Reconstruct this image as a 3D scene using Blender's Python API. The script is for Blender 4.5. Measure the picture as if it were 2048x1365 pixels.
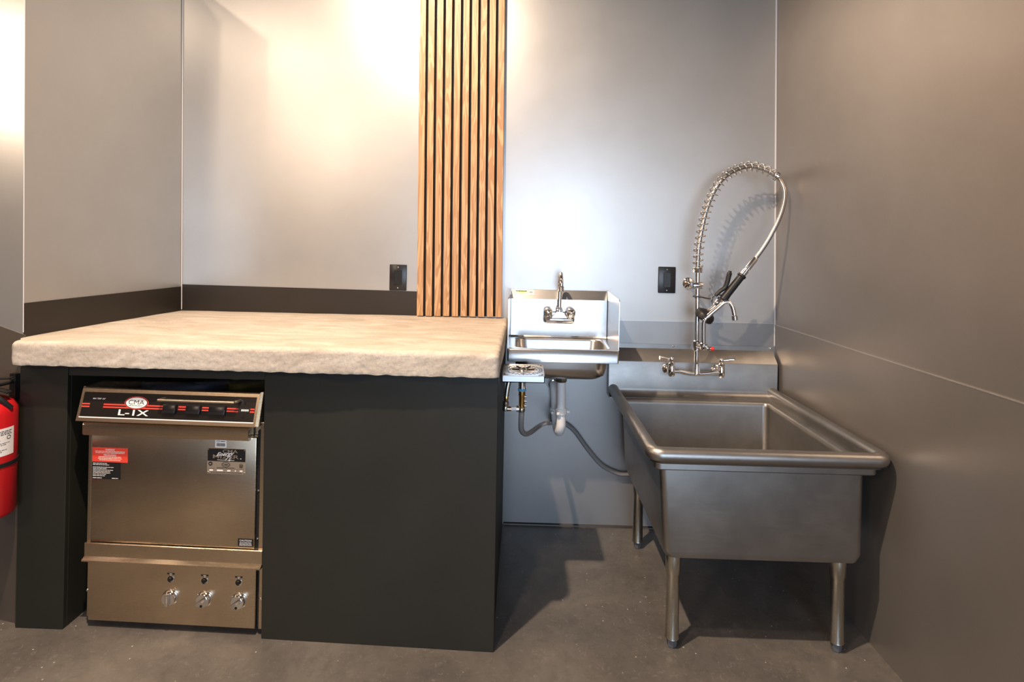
import bpy, bmesh, math, random
from mathutils import Vector, Matrix, noise
random.seed(7)
for o in list(bpy.data.objects): bpy.data.objects.remove(o)
S = bpy.context.scene
COL = S.collection

# ------------------------------------------------------------------ camera
F_PX, ROLL, YAW = 1100.0, 0.020, 0.022
cam_d = bpy.data.cameras.new('camera'); cam = bpy.data.objects.new('camera', cam_d); COL.objects.link(cam)
cam_d.sensor_fit = 'HORIZONTAL'; cam_d.sensor_width = 36.0
cam_d.lens = F_PX / 2048 * 36.0
cam_d.shift_y = -(682.5 - 490.0) / 2048
cam_d.clip_start = 0.02
r0 = Vector((math.cos(YAW), math.sin(YAW), 0)); u0 = Vector((0, 0, 1)); fwd = Vector((-math.sin(YAW), math.cos(YAW), 0))
rx = r0 * math.cos(ROLL) + u0 * math.sin(ROLL); ux = u0 * math.cos(ROLL) - r0 * math.sin(ROLL)
m = Matrix((rx, ux, -fwd)).transposed().to_4x4(); m.translation = Vector((0, -2.523, 1.28))
cam.matrix_world = m
S.camera = cam

# ------------------------------------------------------------------ world, lamps, exposure
W = bpy.data.worlds.new('daylight'); S.world = W; W.use_nodes = True
W.node_tree.nodes['Background'].inputs['Color'].default_value = (0.75, 0.86, 1.0, 1)
W.node_tree.nodes['Background'].inputs['Strength'].default_value = 1.5

def lamp(name, kind, loc, energy, color, size=0.05, target=None, **k):
    d = bpy.data.lights.new(name, kind); d.energy = energy; d.color = color
    if kind == 'AREA':
        d.shape = 'RECTANGLE'; d.size = k['sx']; d.size_y = k['sy']
    else:
        d.shadow_soft_size = size
    if kind == 'SPOT':
        d.spot_size = math.radians(k.get('cone', 100)); d.spot_blend = k.get('blend', .6)
    o = bpy.data.objects.new(name, d); COL.objects.link(o); o.location = loc
    if target is not None:
        o.rotation_euler = (Vector(target) - Vector(loc)).to_track_quat('-Z', 'Y').to_euler()
    return o
WARM = (1.0, 0.76, 0.55); SOFTWARM = (1.0, 0.82, 0.62); COOL = (0.62, 0.79, 1.0)
lamp('track_lamp_key', 'SPOT', (-0.71, -1.63, 3.20), 440, WARM, .03, (-0.42, -0.45, 0.7), cone=115, blend=.9)
lamp('track_lamp_side', 'SPOT', (-2.61, -2.30, 3.10), 18, WARM, .035, (-1.0, -0.1, 1.3), cone=90, blend=.8)
lamp('track_lamp_side_second', 'SPOT', (-2.14, -2.30, 2.92), 22, WARM, .035, (-1.0, -0.1, 1.3), cone=90, blend=.8)
lamp('floor_fill_lamp', 'SPOT', (-0.45, -2.05, 3.25), 75, WARM, .06, (-0.45, -1.9, 0), cone=95, blend=.9)  # unseen spot added to warm the floor mirrored in the dishwasher
lamp('pendant_lamp', 'POINT', (-2.7, -5.0, 2.7), 115, WARM, .22)
lamp('window_daylight', 'AREA', (0.30, -5.93, 1.22), 92, COOL, sx=1.5, sy=2.3, target=(0.30, 0, 1.22))
lamp('track_lamp_corner', 'SPOT', (-3.15, -1.42, 2.15), 80, WARM, .30, (-1.95, -0.70, 1.60), cone=60, blend=.9)
S.view_settings.view_transform = 'Standard'; S.view_settings.look = 'None'
S.view_settings.exposure = 0.0; S.view_settings.gamma = 1.0; S.view_settings.use_curve_mapping = False

# ------------------------------------------------------------------ materials
def mat(name, col, rough=.5, metal=0.0, spec=.5, coat=0.0, trans=0.0, ior=1.45, alpha=1.0):
    M = bpy.data.materials.new(name); M.use_nodes = True
    b = M.node_tree.nodes['Principled BSDF']
    b.inputs['Base Color'].default_value = (*col, 1); b.inputs['Roughness'].default_value = rough
    b.inputs['Metallic'].default_value = metal; b.inputs['Specular IOR Level'].default_value = spec
    b.inputs['Coat Weight'].default_value = coat; b.inputs['Transmission Weight'].default_value = trans
    b.inputs['IOR'].default_value = ior; b.inputs['Alpha'].default_value = alpha
    return M
def nd(M, t, **k):
    n = M.node_tree.nodes.new(t)
    for a, v in k.items(): setattr(n, a, v)
    return n
def lk(M, a, b): M.node_tree.links.new(a, b)
def bs(M): return M.node_tree.nodes['Principled BSDF']
def coords(M, scale=(1, 1, 1), src='Object', loc=None):
    t = nd(M, 'ShaderNodeTexCoord'); mp = nd(M, 'ShaderNodeMapping')
    mp.inputs['Scale'].default_value = scale
    lk(M, t.outputs[src], mp.inputs['Vector'])
    return mp
def noise_n(M, vec, scale, detail=4, rough=.55, dist=0):
    n = nd(M, 'ShaderNodeTexNoise'); n.inputs['Scale'].default_value = scale
    n.inputs['Detail'].default_value = detail; n.inputs['Roughness'].default_value = rough
    n.inputs['Distortion'].default_value = dist
    lk(M, vec.outputs['Vector'], n.inputs['Vector']); return n
def ramp(M, fac, stops):
    r = nd(M, 'ShaderNodeValToRGB'); e = r.color_ramp.elements
    while len(e) < len(stops): e.new(.5)
    for i, (p, c) in enumerate(stops):
        e[i].position = p; e[i].color = (*c, 1) if len(c) == 3 else c
    lk(M, fac, r.inputs['Fac']); return r
def bump(M, h, strength, dist=.002):
    b = nd(M, 'ShaderNodeBump'); b.inputs['Strength'].default_value = strength; b.inputs['Distance'].default_value = dist
    lk(M, h, b.inputs['Height']); lk(M, b.outputs['Normal'], bs(M).inputs['Normal']); return b
def mr(M, v, a, b):
    n = nd(M, 'ShaderNodeMapRange'); n.inputs['To Min'].default_value = a; n.inputs['To Max'].default_value = b
    lk(M, v, n.inputs['Value']); return n

def wall_paint(name, c0, c1, rough, metal):
    M = mat(name, c0, rough, metal)
    v = coords(M)
    n = noise_n(M, v, 1.7, 6, .6); r = ramp(M, n.outputs['Fac'], [(.3, c0), (.7, c1)])
    lk(M, r.outputs['Color'], bs(M).inputs['Base Color'])
    n2 = noise_n(M, v, 3.0, 5, .6); lk(M, mr(M, n2.outputs['Fac'], rough - .05, rough + .06).outputs['Result'], bs(M).inputs['Roughness'])
    n3 = noise_n(M, v, 420, 2, .5); bump(M, n3.outputs['Fac'], .10, .001)
    return M
M_wall = wall_paint('satin_silver_grey_paint', (.43, .427, .425), (.49, .487, .485), .34, .62)
M_wall_r = wall_paint('satin_grey_grazing_shade', (.31, .285, .268), (.36, .335, .316), .36, .70)  # wall paint darkened in colour for the dim grazing view of the right wall
M_lowp = wall_paint('satin_grey_lower_shade', (.30, .30, .305), (.36, .36, .365), .35, .65)  # same wall paint, with the shade beside the counter put into its colour
M_band = wall_paint('black_brown_paint', (.018, .014, .011), (.026, .020, .016), .42, .0)
M_brown = wall_paint('dark_brown_lower_paint', (.075, .060, .050), (.10, .082, .068), .40, .0)
M_blackp = wall_paint('black_cabinet_paint', (.0125, .0125, .009), (.019, .0185, .0135), .55, .0)
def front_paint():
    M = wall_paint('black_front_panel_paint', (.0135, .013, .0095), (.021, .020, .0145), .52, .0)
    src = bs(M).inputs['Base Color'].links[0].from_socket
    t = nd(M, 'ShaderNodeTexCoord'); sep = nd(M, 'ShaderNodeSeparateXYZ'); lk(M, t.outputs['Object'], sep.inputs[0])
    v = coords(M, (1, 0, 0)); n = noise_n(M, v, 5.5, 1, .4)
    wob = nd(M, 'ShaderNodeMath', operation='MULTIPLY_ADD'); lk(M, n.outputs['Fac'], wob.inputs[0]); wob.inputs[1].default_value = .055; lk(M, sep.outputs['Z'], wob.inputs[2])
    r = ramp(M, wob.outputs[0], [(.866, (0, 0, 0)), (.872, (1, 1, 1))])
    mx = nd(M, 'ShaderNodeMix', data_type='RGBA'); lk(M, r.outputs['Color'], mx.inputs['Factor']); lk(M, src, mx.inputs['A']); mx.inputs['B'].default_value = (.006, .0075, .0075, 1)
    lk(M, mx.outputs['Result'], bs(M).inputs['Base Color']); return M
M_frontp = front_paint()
M_dark_inside = mat('unlit_cavity_black', (.006, .006, .006), .8)
M_ceil = mat('ceiling_paint', (.25, .23, .21), .8)
M_room = mat('room_wall_paint', (.30, .23, .17), .7)
M_caulk = mat('pale_caulk', (.62, .62, .64), .5)
M_edge = mat('panel_edge_metal', (.55, .55, .56), .35, .8)

def floor_mat():
    M = mat('stained_concrete_floor', (.06, .056, .055), .33)
    v = coords(M)
    n = noise_n(M, v, 2.2, 8, .62, .4); r = ramp(M, n.outputs['Fac'], [(.28, (.085, .080, .078)), (.52, (.125, .116, .108)), (.75, (.20, .183, .166))])
    sp = nd(M, 'ShaderNodeTexVoronoi'); sp.inputs['Scale'].default_value = 26; lk(M, v.outputs['Vector'], sp.inputs['Vector'])
    n4 = noise_n(M, v, 5.0, 3)
    spk = ramp(M, sp.outputs['Distance'], [(.045, (1, 1, 1)), (.075, (0, 0, 0))])
    gate = ramp(M, n4.outputs['Fac'], [(.44, (0, 0, 0)), (.52, (1, 1, 1))])
    mul = nd(M, 'ShaderNodeMath', operation='MULTIPLY'); lk(M, spk.outputs['Color'], mul.inputs[0]); lk(M, gate.outputs['Color'], mul.inputs[1])
    # fine scratches
    v2 = coords(M, (1, 1, 1)); v2.inputs['Rotation'].default_value = (0, 0, .6)
    w = noise_n(M, v2, 30, 8, .75, 2.5); scr = ramp(M, w.outputs['Fac'], [(.57, (0, 0, 0)), (.64, (.6, .6, .6)), (.70, (0, 0, 0))])
    mx = nd(M, 'ShaderNodeMix', data_type='RGBA'); lk(M, mul.outputs[0], mx.inputs['Factor']); lk(M, r.outputs['Color'], mx.inputs['A']); mx.inputs['B'].default_value = (.5, .47, .43, 1)
    mx2 = nd(M, 'ShaderNodeMix', data_type='RGBA'); lk(M, scr.outputs['Color'], mx2.inputs['Factor']); lk(M, mx.outputs['Result'], mx2.inputs['A']); mx2.inputs['B'].default_value = (.22, .21, .20, 1)
    lk(M, mx2.outputs['Result'], bs(M).inputs['Base Color'])
    mot = noise_n(M, v, 24, 10, .78, .3); mr_ = ramp(M, mot.outputs['Fac'], [(.36, (.62, .62, .63)), (.52, (1, 1, 1)), (.68, (1.0, 1.0, 1.0))])
    mx3 = nd(M, 'ShaderNodeMix', data_type='RGBA', blend_type='MULTIPLY'); mx3.inputs['Factor'].default_value = .45
    lk(M, mx2.outputs['Result'], mx3.inputs['A']); lk(M, mr_.outputs['Color'], mx3.inputs['B']); lk(M, mx3.outputs['Result'], bs(M).inputs['Base Color'])
    n2 = noise_n(M, v, 9, 6, .65); lk(M, mr(M, n2.outputs['Fac'], .22, .50).outputs['Result'], bs(M).inputs['Roughness'])
    n3 = noise_n(M, v, 60, 4, .6); bump(M, n3.outputs['Fac'], .12, .002)
    return M
M_floor = floor_mat()

def steel(name, col, rough, stretch=(2, 60, 60), rv=.08, bmp=.06, stain=.0):
    M = mat(name, col, rough, 1.0)
    v = coords(M, stretch); n = noise_n(M, v, 14, 4, .6)
    lk(M, mr(M, n.outputs['Fac'], rough - rv, rough + rv).outputs['Result'], bs(M).inputs['Roughness'])
    v1 = coords(M); n1 = noise_n(M, v1, 6, 5, .6)
    d = tuple(c * (1 - stain) for c in col); r = ramp(M, n1.outputs['Fac'], [(.35, d), (.65, col)]); lk(M, r.outputs['Color'], bs(M).inputs['Base Color'])
    bump(M, n.outputs['Fac'], bmp, .0006)
    return M
M_tub = steel('worn_stainless_steel', (.40, .39, .38), .40, (2, 40, 40), .10, .08, .22)
M_steel = steel('brushed_stainless_steel', (.60, .59, .585), .25, (1.5, 60, 60), .05, .03, .06)
M_trayfloor = mat('bright_tray_floor_steel', (.72, .72, .73), .40, .85)
M_dw = steel('dishwasher_stainless_steel', (.64, .53, .40), .26, (2, 2, 90), .05, .04, .10)
def aniso(M, amt, rot):
    t = nd(M, 'ShaderNodeTangent'); t.direction_type = 'RADIAL'; t.axis = 'Z'
    lk(M, t.outputs['Tangent'], bs(M).inputs['Tangent']); bs(M).inputs['Anisotropic'].default_value = amt; bs(M).inputs['Anisotropic Rotation'].default_value = rot
aniso(M_dw, .75, .0)
M_galv = steel('galvanised_leg_steel', (.58, .56, .50), .30, (20, 20, 4), .10, .05, .3)
M_chrome = mat('polished_chrome', (.82, .82, .83), .07, 1.0)
M_galv2 = mat('braided_hose_steel', (.46, .43, .40), .28, 1.0)
M_handle = mat('satin_bar_steel', (.80, .72, .60), .32, 1.0)
M_spring = mat('spring_steel', (.72, .70, .68), .14, 1.0)
M_brass = mat('brass', (.80, .52, .17), .22, 1.0)
M_copper = mat('copper', (.80, .42, .25), .25, 1.0)
M_rubber = mat('black_rubber', (.012, .012, .013), .45)
M_bplastic = mat('black_plastic', (.014, .014, .016), .28)
M_bgloss = mat('glossy_black_panel', (.012, .010, .010), .22)
M_greyp = mat('grey_plastic_foot', (.10, .105, .12), .5)
M_pvc = mat('white_pvc', (.90, .90, .91), .35)
M_blue = mat('blue_ring_plastic', (.10, .42, .70), .4)
M_white = mat('white_print', (.85, .83, .82), .5)
M_cream = mat('cream_sticker', (.85, .80, .70), .5)
M_redprint = mat('red_print', (.75, .055, .035), .45)
M_redlabel = mat('red_label', (.80, .065, .04), .5)
M_red = mat('extinguisher_red', (.60, .012, .016), .25, 0, .5, .4)
M_ink = mat('black_ink', (.01, .01, .01), .5)
M_green = mat('green_print', (.35, .62, .05), .5)
M_plate = mat('etched_plate', (.62, .53, .43), .38, .8)
M_redtip = mat('red_handle_tip', (.70, .04, .04), .3)
M_hose = mat('clear_grey_hose', (.30, .30, .31), .22, 0, .6, .3, .25)
M_felt = mat('black_felt', (.010, .009, .009), .95)
M_cable = mat('blue_grey_cable', (.05, .07, .14), .4)

def wood_mat():
    M = mat('oak_veneer', (.5, .3, .14), .42)
    t = nd(M, 'ShaderNodeTexCoord'); oi = nd(M, 'ShaderNodeObjectInfo')
    cmb = nd(M, 'ShaderNodeCombineXYZ')
    ml = nd(M, 'ShaderNodeMath', operation='MULTIPLY'); lk(M, oi.outputs['Random'], ml.inputs[0]); ml.inputs[1].default_value = 23.0
    lk(M, ml.outputs[0], cmb.inputs['X']); lk(M, ml.outputs[0], cmb.inputs['Z'])
    ad = nd(M, 'ShaderNodeVectorMath', operation='ADD'); lk(M, t.outputs['Object'], ad.inputs[0]); lk(M, cmb.outputs[0], ad.inputs[1])
    mp = nd(M, 'ShaderNodeMapping'); mp.inputs['Scale'].default_value = (1, 1, .07); lk(M, ad.outputs[0], mp.inputs['Vector'])
    n = noise_n(M, mp, 22, 3, .5, .6)
    # cathedral rings out of a distorted distance field
    wv = nd(M, 'ShaderNodeMath', operation='MULTIPLY'); lk(M, n.outputs['Fac'], wv.inputs[0]); wv.inputs[1].default_value = 60.0
    sn = nd(M, 'ShaderNodeMath', operation='SINE'); lk(M, wv.outputs[0], sn.inputs[0])
    r = ramp(M, mr(M, sn.outputs[0], 0, 1).outputs['Result'], [(.0, (.42, .225, .105)), (.22, (.53, .315, .16)), (1.0, (.59, .37, .195))])
    mp2 = nd(M, 'ShaderNodeMapping'); mp2.inputs['Scale'].default_value = (1, 1, .02); lk(M, ad.outputs[0], mp2.inputs['Vector'])
    n2 = noise_n(M, mp2, 420, 3, .6)
    mx = nd(M, 'ShaderNodeMix', data_type='RGBA', blend_type='MULTIPLY'); mx.inputs['Factor'].default_value = .3
    lk(M, r.outputs['Color'], mx.inputs['A']); r2 = ramp(M, n2.outputs['Fac'], [(.3, (.62, .55, .48)), (.6, (1, 1, 1))]); lk(M, r2.outputs['Color'], mx.inputs['B'])
    lk(M, mx.outputs['Result'], bs(M).inputs['Base Color'])
    bump(M, n2.outputs['Fac'], .08, .0008)
    return M
M_wood = wood_mat()

def concrete_mat():
    M = mat('trowelled_concrete', (.5, .46, .41), .72)
    v = coords(M, (1.0, 3.0, 3.0)); v.inputs['Rotation'].default_value = (0, 0, .35)
    n = noise_n(M, v, 3.4, 10, .66, 1.6); r = ramp(M, n.outputs['Fac'], [(.30, (.40, .345, .285)), (.5, (.54, .475, .405)), (.68, (.66, .60, .525))])
    v2 = coords(M); n2 = noise_n(M, v2, 130, 6, .7); r2 = ramp(M, n2.outputs['Fac'], [(.35, (.72, .70, .68)), (.55, (1, 1, 1))])
    mx = nd(M, 'ShaderNodeMix', data_type='RGBA', blend_type='MULTIPLY'); mx.inputs['Factor'].default_value = .6
    lk(M, r.outputs['Color'], mx.inputs['A']); lk(M, r2.outputs['Color'], mx.inputs['B']); lk(M, mx.outputs['Result'], bs(M).inputs['Base Color'])
    bump(M, n2.outputs['Fac'], .35, .003)
    return M
M_conc = concrete_mat()

# ------------------------------------------------------------------ mesh helpers (all in world metres unless a thing is turned)
def BM(): return bmesh.new()
def box(bm, x0, x1, y0, y1, z0, z1, bev=0, seg=2):
    vs = [bm.verts.new((x, y, z)) for z in (z0, z1) for y in (y0, y1) for x in (x0, x1)]
    fs = [bm.faces.new([vs[i] for i in f]) for f in ((0, 2, 3, 1), (4, 5, 7, 6), (0, 1, 5, 4), (2, 6, 7, 3), (0, 4, 6, 2), (1, 3, 7, 5))]
    if bev:
        es = list({e for f in fs for e in f.edges})
        bmesh.ops.bevel(bm, geom=es, offset=bev, segments=seg, affect='EDGES', profile=.5)
    return bm
def hexa(bm, b4, t4):
    """prism from four bottom points and four top points"""
    b = [bm.verts.new(p) for p in b4]; t = [bm.verts.new(p) for p in t4]; n = len(b)
    bm.faces.new(b[::-1]); bm.faces.new(t)
    for i in range(n): bm.faces.new((b[i], b[(i + 1) % n], t[(i + 1) % n], t[i]))
    return bm
def extrude_x(bm, prof, x0, x1):
    return hexa(bm, [(x0, y, z) for y, z in prof], [(x1, y, z) for y, z in prof])
def basis(ax):
    ax = Vector(ax).normalized(); a = Vector((0, 0, 1)) if abs(ax.z) < .9 else Vector((1, 0, 0))
    u = ax.cross(a).normalized(); return ax, u, ax.cross(u)
def skin(bm, rings, cap0=True, cap1=True, closed_ring=True, closed_path=False):
    R = [[bm.verts.new(p) for p in r] for r in rings]; n = len(R[0])
    for a in range(len(R) - (0 if closed_path else 1)):
        A, B = R[a], R[(a + 1) % len(R)]
        for i in range(n if closed_ring else n - 1):
            j = (i + 1) % n
            bm.faces.new((A[i], A[j], B[j], B[i]))
    if closed_ring and not closed_path:
        if cap0: bm.faces.new(R[0][::-1])
        if cap1: bm.faces.new(R[-1])
    return bm
def lathe(bm, prof, org, axis, seg=24):
    """prof: (radius, distance along axis)"""
    a, u, v = basis(axis); o = Vector(org); rings = []
    for r, t in prof:
        r = max(r, 1e-5)
        rings.append([o + a * t + u * r * math.cos(2 * math.pi * k / seg) + v * r * math.sin(2 * math.pi * k / seg) for k in range(seg)])
    return skin(bm, rings)
def cyl(bm, p0, p1, r, seg=20, bev=0.0):
    p0, p1 = Vector(p0), Vector(p1); L = (p1 - p0).length
    pr = [(r, 0), (r, L)] if not bev else [(r - bev, 0), (r, bev), (r, L - bev), (r - bev, L)]
    return lathe(bm, pr, p0, p1 - p0, seg)
def smooth_path(P, n=8):
    P = [Vector(p) for p in P]; out = []
    for i in range(len(P) - 1):
        p0 = P[max(i - 1, 0)]; p1 = P[i]; p2 = P[i + 1]; p3 = P[min(i + 2, len(P) - 1)]
        for k in range(n):
            t = k / n
            out.append(.5 * ((2 * p1) + (p2 - p0) * t + (2 * p0 - 5 * p1 + 4 * p2 - p3) * t * t + (3 * p1 - p0 - 3 * p2 + p3) * t ** 3))
    out.append(P[-1]); return out
def frames(P):
    P = [Vector(p) for p in P]; T = []
    for i in range(len(P)):
        T.append((P[min(i + 1, len(P) - 1)] - P[max(i - 1, 0)]).normalized())
    _, u, _ = basis(T[0]); F = []
    for t in T:
        u = (u - t * u.dot(t)).normalized(); F.append((u, t.cross(u)))
    return P, T, F
def tube(bm, pts, r, seg=12, rib=None):
    P, T, F = frames(pts); rings = []
    for i, (p, (u, v)) in enumerate(zip(P, F)):
        rr = r[i] if isinstance(r, (list, tuple)) else r
        if rib: rr = rr + (rib if i % 2 else 0)
        rings.append([p + u * rr * math.cos(2 * math.pi * k / seg) + v * rr * math.sin(2 * math.pi * k / seg) for k in range(seg)])
    return skin(bm, rings)
def arc_pts(c, r, a0, a1, n, plane='xz'):
    out = []
    for k in range(n + 1):
        a = a0 + (a1 - a0) * k / n
        x, y = r * math.cos(a), r * math.sin(a)
        out.append(Vector(c) + (Vector((x, 0, y)) if plane == 'xz' else Vector((x, y, 0)) if plane == 'xy' else Vector((0, x, y))))
    return out
def rrect(x0, x1, y0, y1, r, z, n=6):
    pts = []
    for cx, cy, a in ((x1 - r, y1 - r, 0), (x0 + r, y1 - r, 90), (x0 + r, y0 + r, 180), (x1 - r, y0 + r, 270)):
        for k in range(n + 1):
            t = math.radians(a + 90 * k / n); pts.append((cx + r * math.cos(t), cy + r * math.sin(t), z))
    return pts
def sweep_profile(bm, path, prof, closed_prof=True):
    """path: 2D points (x,y); prof: (outward offset, z); outward is to the right of travel"""
    n = len(path); rings = []
    for i in range(n):
        a = Vector(path[max(i - 1, 0)]); b = Vector(path[min(i + 1, n - 1)]); t = (b - a).normalized()
        o = Vector((-t.y, t.x)) * -1
        # mitre factor
        if 0 < i < n - 1:
            t1 = (Vector(path[i]) - a).normalized(); k = 1 / max(.3, t.dot(t1))
        else: k = 1
        rings.append([(path[i][0] + o.x * d * k, path[i][1] + o.y * d * k, z) for d, z in prof])
    return skin(bm, rings, closed_ring=closed_prof)
ROOT_M = {}
def root_matrix(p):
    while p is not None and p.parent is not None: p = p.parent
    return ROOT_M.get(p.name) if p is not None else None
def obj(name, bm, material, parent=None, local=False, ang=35, recalc=True):
    if recalc: bmesh.ops.recalc_face_normals(bm, faces=bm.faces[:])
    me = bpy.data.meshes.new(name); bm.to_mesh(me); bm.free()
    if parent is not None and not local:
        M = root_matrix(parent)
        if M is not None: me.transform(M.inverted())
    if ang:
        for p in me.polygons: p.use_smooth = True
        me.set_sharp_from_angle(angle=math.radians(ang))
    if material is not None: me.materials.append(material)
    o = bpy.data.objects.new(name, me); COL.objects.link(o)
    if parent is not None: o.parent = parent
    return o
def tag(o, label, cat, group=None):
    o['label'] = label; o['category'] = cat
    if group: o['group'] = group
    return o
def thing(name, label, cat, loc=(0, 0, 0), rz=0, group=None, ry=0):
    o = bpy.data.objects.new(name, None); COL.objects.link(o); o.empty_display_size = .05
    o.location = loc; o.rotation_euler = (0, ry, rz)
    ROOT_M[o.name] = Matrix.Translation(Vector(loc)) @ Matrix.Rotation(rz, 4, 'Z') @ Matrix.Rotation(ry, 4, 'Y')
    return tag(o, label, cat, group)
def struct(name, bm, material, label=None):
    o = obj(name, bm, material, ang=None); o['kind'] = 'structure'
    if label: o['label'] = label
    return o
def text_bm(body, width, height, cx, cz, y, offset=0.0, extrude=.0004, shear=0.0):
    """flat lettering in the XZ plane facing -Y, fitted to a width and height"""
    cu = bpy.data.curves.new('lettering', 'FONT'); cu.body = body; cu.size = 1.0; cu.resolution_u = 3
    cu.offset = offset; cu.shear = shear; cu.extrude = 0.0
    t = bpy.data.objects.new('lettering', cu); COL.objects.link(t)
    bpy.context.view_layer.update()
    me = bpy.data.meshes.new_from_object(t.evaluated_get(bpy.context.evaluated_depsgraph_get()))
    bpy.data.objects.remove(t)
    xs = [v.co.x for v in me.vertices]; ys = [v.co.y for v in me.vertices]
    sx = width / (max(xs) - min(xs)); sy = height / (max(ys) - min(ys))
    mx, my = (max(xs) + min(xs)) / 2, (max(ys) + min(ys)) / 2
    bm = BM(); bm.from_mesh(me); bpy.data.meshes.remove(me); bpy.data.curves.remove(cu)
    for v in bm.verts: v.co = Vector((cx + (v.co.x - mx) * sx, y, cz + (v.co.y - my) * sy))
    bmesh.ops.recalc_face_normals(bm, faces=bm.faces[:])
    for f in bm.faces:
        if f.normal.y > 0: f.normal_flip()
    return bm
def rows(bm, x0, x1, z1, n, pitch, h, y, seed, centred=False, fill=(.55, 1.0)):
    """rows of print too small to read"""
    rnd = random.Random(seed)
    for i in range(n):
        L = (x1 - x0) * rnd.uniform(*fill); a = (x0 + x1 - L) / 2 if centred else x0; z = z1 - i * pitch; x = a
        while x < a + L:
            w = rnd.uniform(.004, .013); e = min(x + w, a + L)
            box(bm, x, e, y - .0002, y, z - h, z); x = e + .0014
    return bm
def flip_bm(bm, f):
    for v in bm.verts: v.co = f(v.co)
    return bm

# ------------------------------------------------------------------ the room
XL = lambda z: -1.572 - .016 * z          # left corner line (slightly out of plumb)
XR = lambda z: 1.160 - .0145 * z          # right wall
H = 3.5
bm = BM(); box(bm, -4.6, 1.4, -6.2, .2, -.12, 0); floor = struct('floor', bm, M_floor)
bm = BM(); box(bm, -4.6, 1.4, 0, .12, 0, H); struct('wall_back', bm, M_wall)
bm = BM(); hexa(bm, [(XR(0), -6.1, 0), (1.4, -6.1, 0), (1.4, 0, 0), (XR(0), 0, 0)], [(XR(H), -6.1, H), (1.4, -6.1, H), (1.4, 0, H), (XR(H), 0, H)]); struct('wall_right', bm, M_wall_r)
# partition to the left of the counter: side face towards the counter, end face turned a little away
PH = 2.5
def part_poly(z):
    a = (XL(z), 0.0, z); b = (XL(z) - .052, -.75, z)
    d = (-.978, .208); c = (b[0] + d[0] * .5, b[1] + d[1] * .5, z); e = (c[0], 0.0, z)
    return [a, e, c, b]
bm = BM(); hexa(bm, part_poly(0), part_poly(PH)); struct('wall_left', bm, M_wall)
bm = BM(); box(bm, -4.6, -4.5, -6.1, .12, 0, H); struct('wall_far_left', bm, M_room)
bm = BM(); box(bm, -4.6, 1.4, -6.2, .2, H, H + .1); struct('ceiling', bm, M_ceil)
bm = BM(); wx0, wx1, wz0, wz1 = -.50, 1.10, .02, 2.45
box(bm, -4.6, wx0, -6.1, -6.0, 0, H); box(bm, wx1, 1.4, -6.1, -6.0, 0, H); box(bm, wx0, wx1, -6.1, -6.0, 0, wz0); box(bm, wx0, wx1, -6.1, -6.0, wz1, H)
struct('wall_front', bm, M_room)
bm = BM()
box(bm, wx0, wx0 + .05, -6.08, -6.02, wz0, wz1); box(bm, wx1 - .05, wx1, -6.08, -6.02, wz0, wz1); box(bm, wx0, wx1, -6.08, -6.02, wz0, wz0 + .05); box(bm, wx0, wx1, -6.08, -6.02, wz1 - .05, wz1)
struct('window_1', bm, M_bplastic)

# black painted band above the counter, sheet-metal panels with a seam to the right of it
def slab_side(z0, z1, t):
    n = Vector((.75, -.052)).normalized()
    f = lambda z, k: [(XL(z) + .0002, -.0, z), (XL(z) - .052, -.75, z), (XL(z) - .052 + n.x * k, -.75, z), (XL(z) + n.x * k, 0, z)]
    return f(z0, t), f(z1, t)
bm = BM(); hexa(bm, *slab_side(0.86, 1.056, .003)); struct('trim_1', bm, M_band)
bm = BM(); hexa(bm, [(XL(.86), -.003, .86), (-.30, -.003, .86), (-.30, 0, .86), (XL(.86), 0, .86)], [(XL(1.06), -.003, 1.066), (-.30, -.003, 1.055), (-.30, 0, 1.055), (XL(1.06), 0, 1.066)]); struct('trim_2', bm, M_band)
bA, bB = Vector((XL(.5) - .052, -.75)), Vector((XL(.5) - .052 - .978 * .5, -.75 + .208 * .5)); nn = Vector((-.208, -.978)) * .003
bm = BM(); q = [bA, bB, bB + nn, bA + nn]; dx = .008
hexa(bm, [(p.x + dx, p.y, 0) for p in q], [(p.x + dx - .008, p.y, z) for p, z in zip(q, (.952, 1.06, 1.06, .952))]); struct('trim_3', bm, M_brown)
bm = BM(); box(bm, -.30, XR(.5), -.004, 0, 0.0, .945); struct('trim_4', bm, M_lowp)
bm = BM(); hexa(bm, [(XR(0) - .004, -6.0, 0), (XR(0), -6.0, 0), (XR(0), -.004, 0), (XR(0) - .004, -.004, 0)], [(XR(.94) - .004, -6.0, .938), (XR(.94), -6.0, .938), (XR(.94), -.004, .94), (XR(.94) - .004, -.004, .94)]); struct('trim_5', bm, M_wall_r)
# light edges on top of the lower panels, caulk in the corners
bm = BM(); box(bm, .39, XR(.94) - .004, -.0050, 0, .945, .9475); struct('trim_6', bm, M_edge)
bm = BM(); hexa(bm, [(XR(.94) - .005, -6.0, .938), (XR(.94), -6.0, .938), (XR(.94), -.004, .94), (XR(.94) - .005, -.004, .94)], [(XR(.94) - .005, -6.0, .9405), (XR(.94), -6.0, .9405), (XR(.94), -.004, .9425), (XR(.94) - .005, -.004, .9425)]); struct('trim_7', bm, M_edge)
bm = BM(); tube(bm, [(XR(.845) - .003, -.003, .845), (XR(H) - .003, -.003, H)], .0042, 8); struct('trim_8', bm, M_caulk)
bm = BM(); tube(bm, [(XL(.95) + .003, -.003, .95), (XL(PH) + .003, -.003, PH)], .0022, 8); struct('trim_9', bm, M_caulk)
bm = BM(); tube(bm, [(XL(.96) - .052, -.751, .96), (XL(PH) - .052, -.751, PH)], .0014, 8); struct('trim_10', bm, M_caulk)
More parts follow.
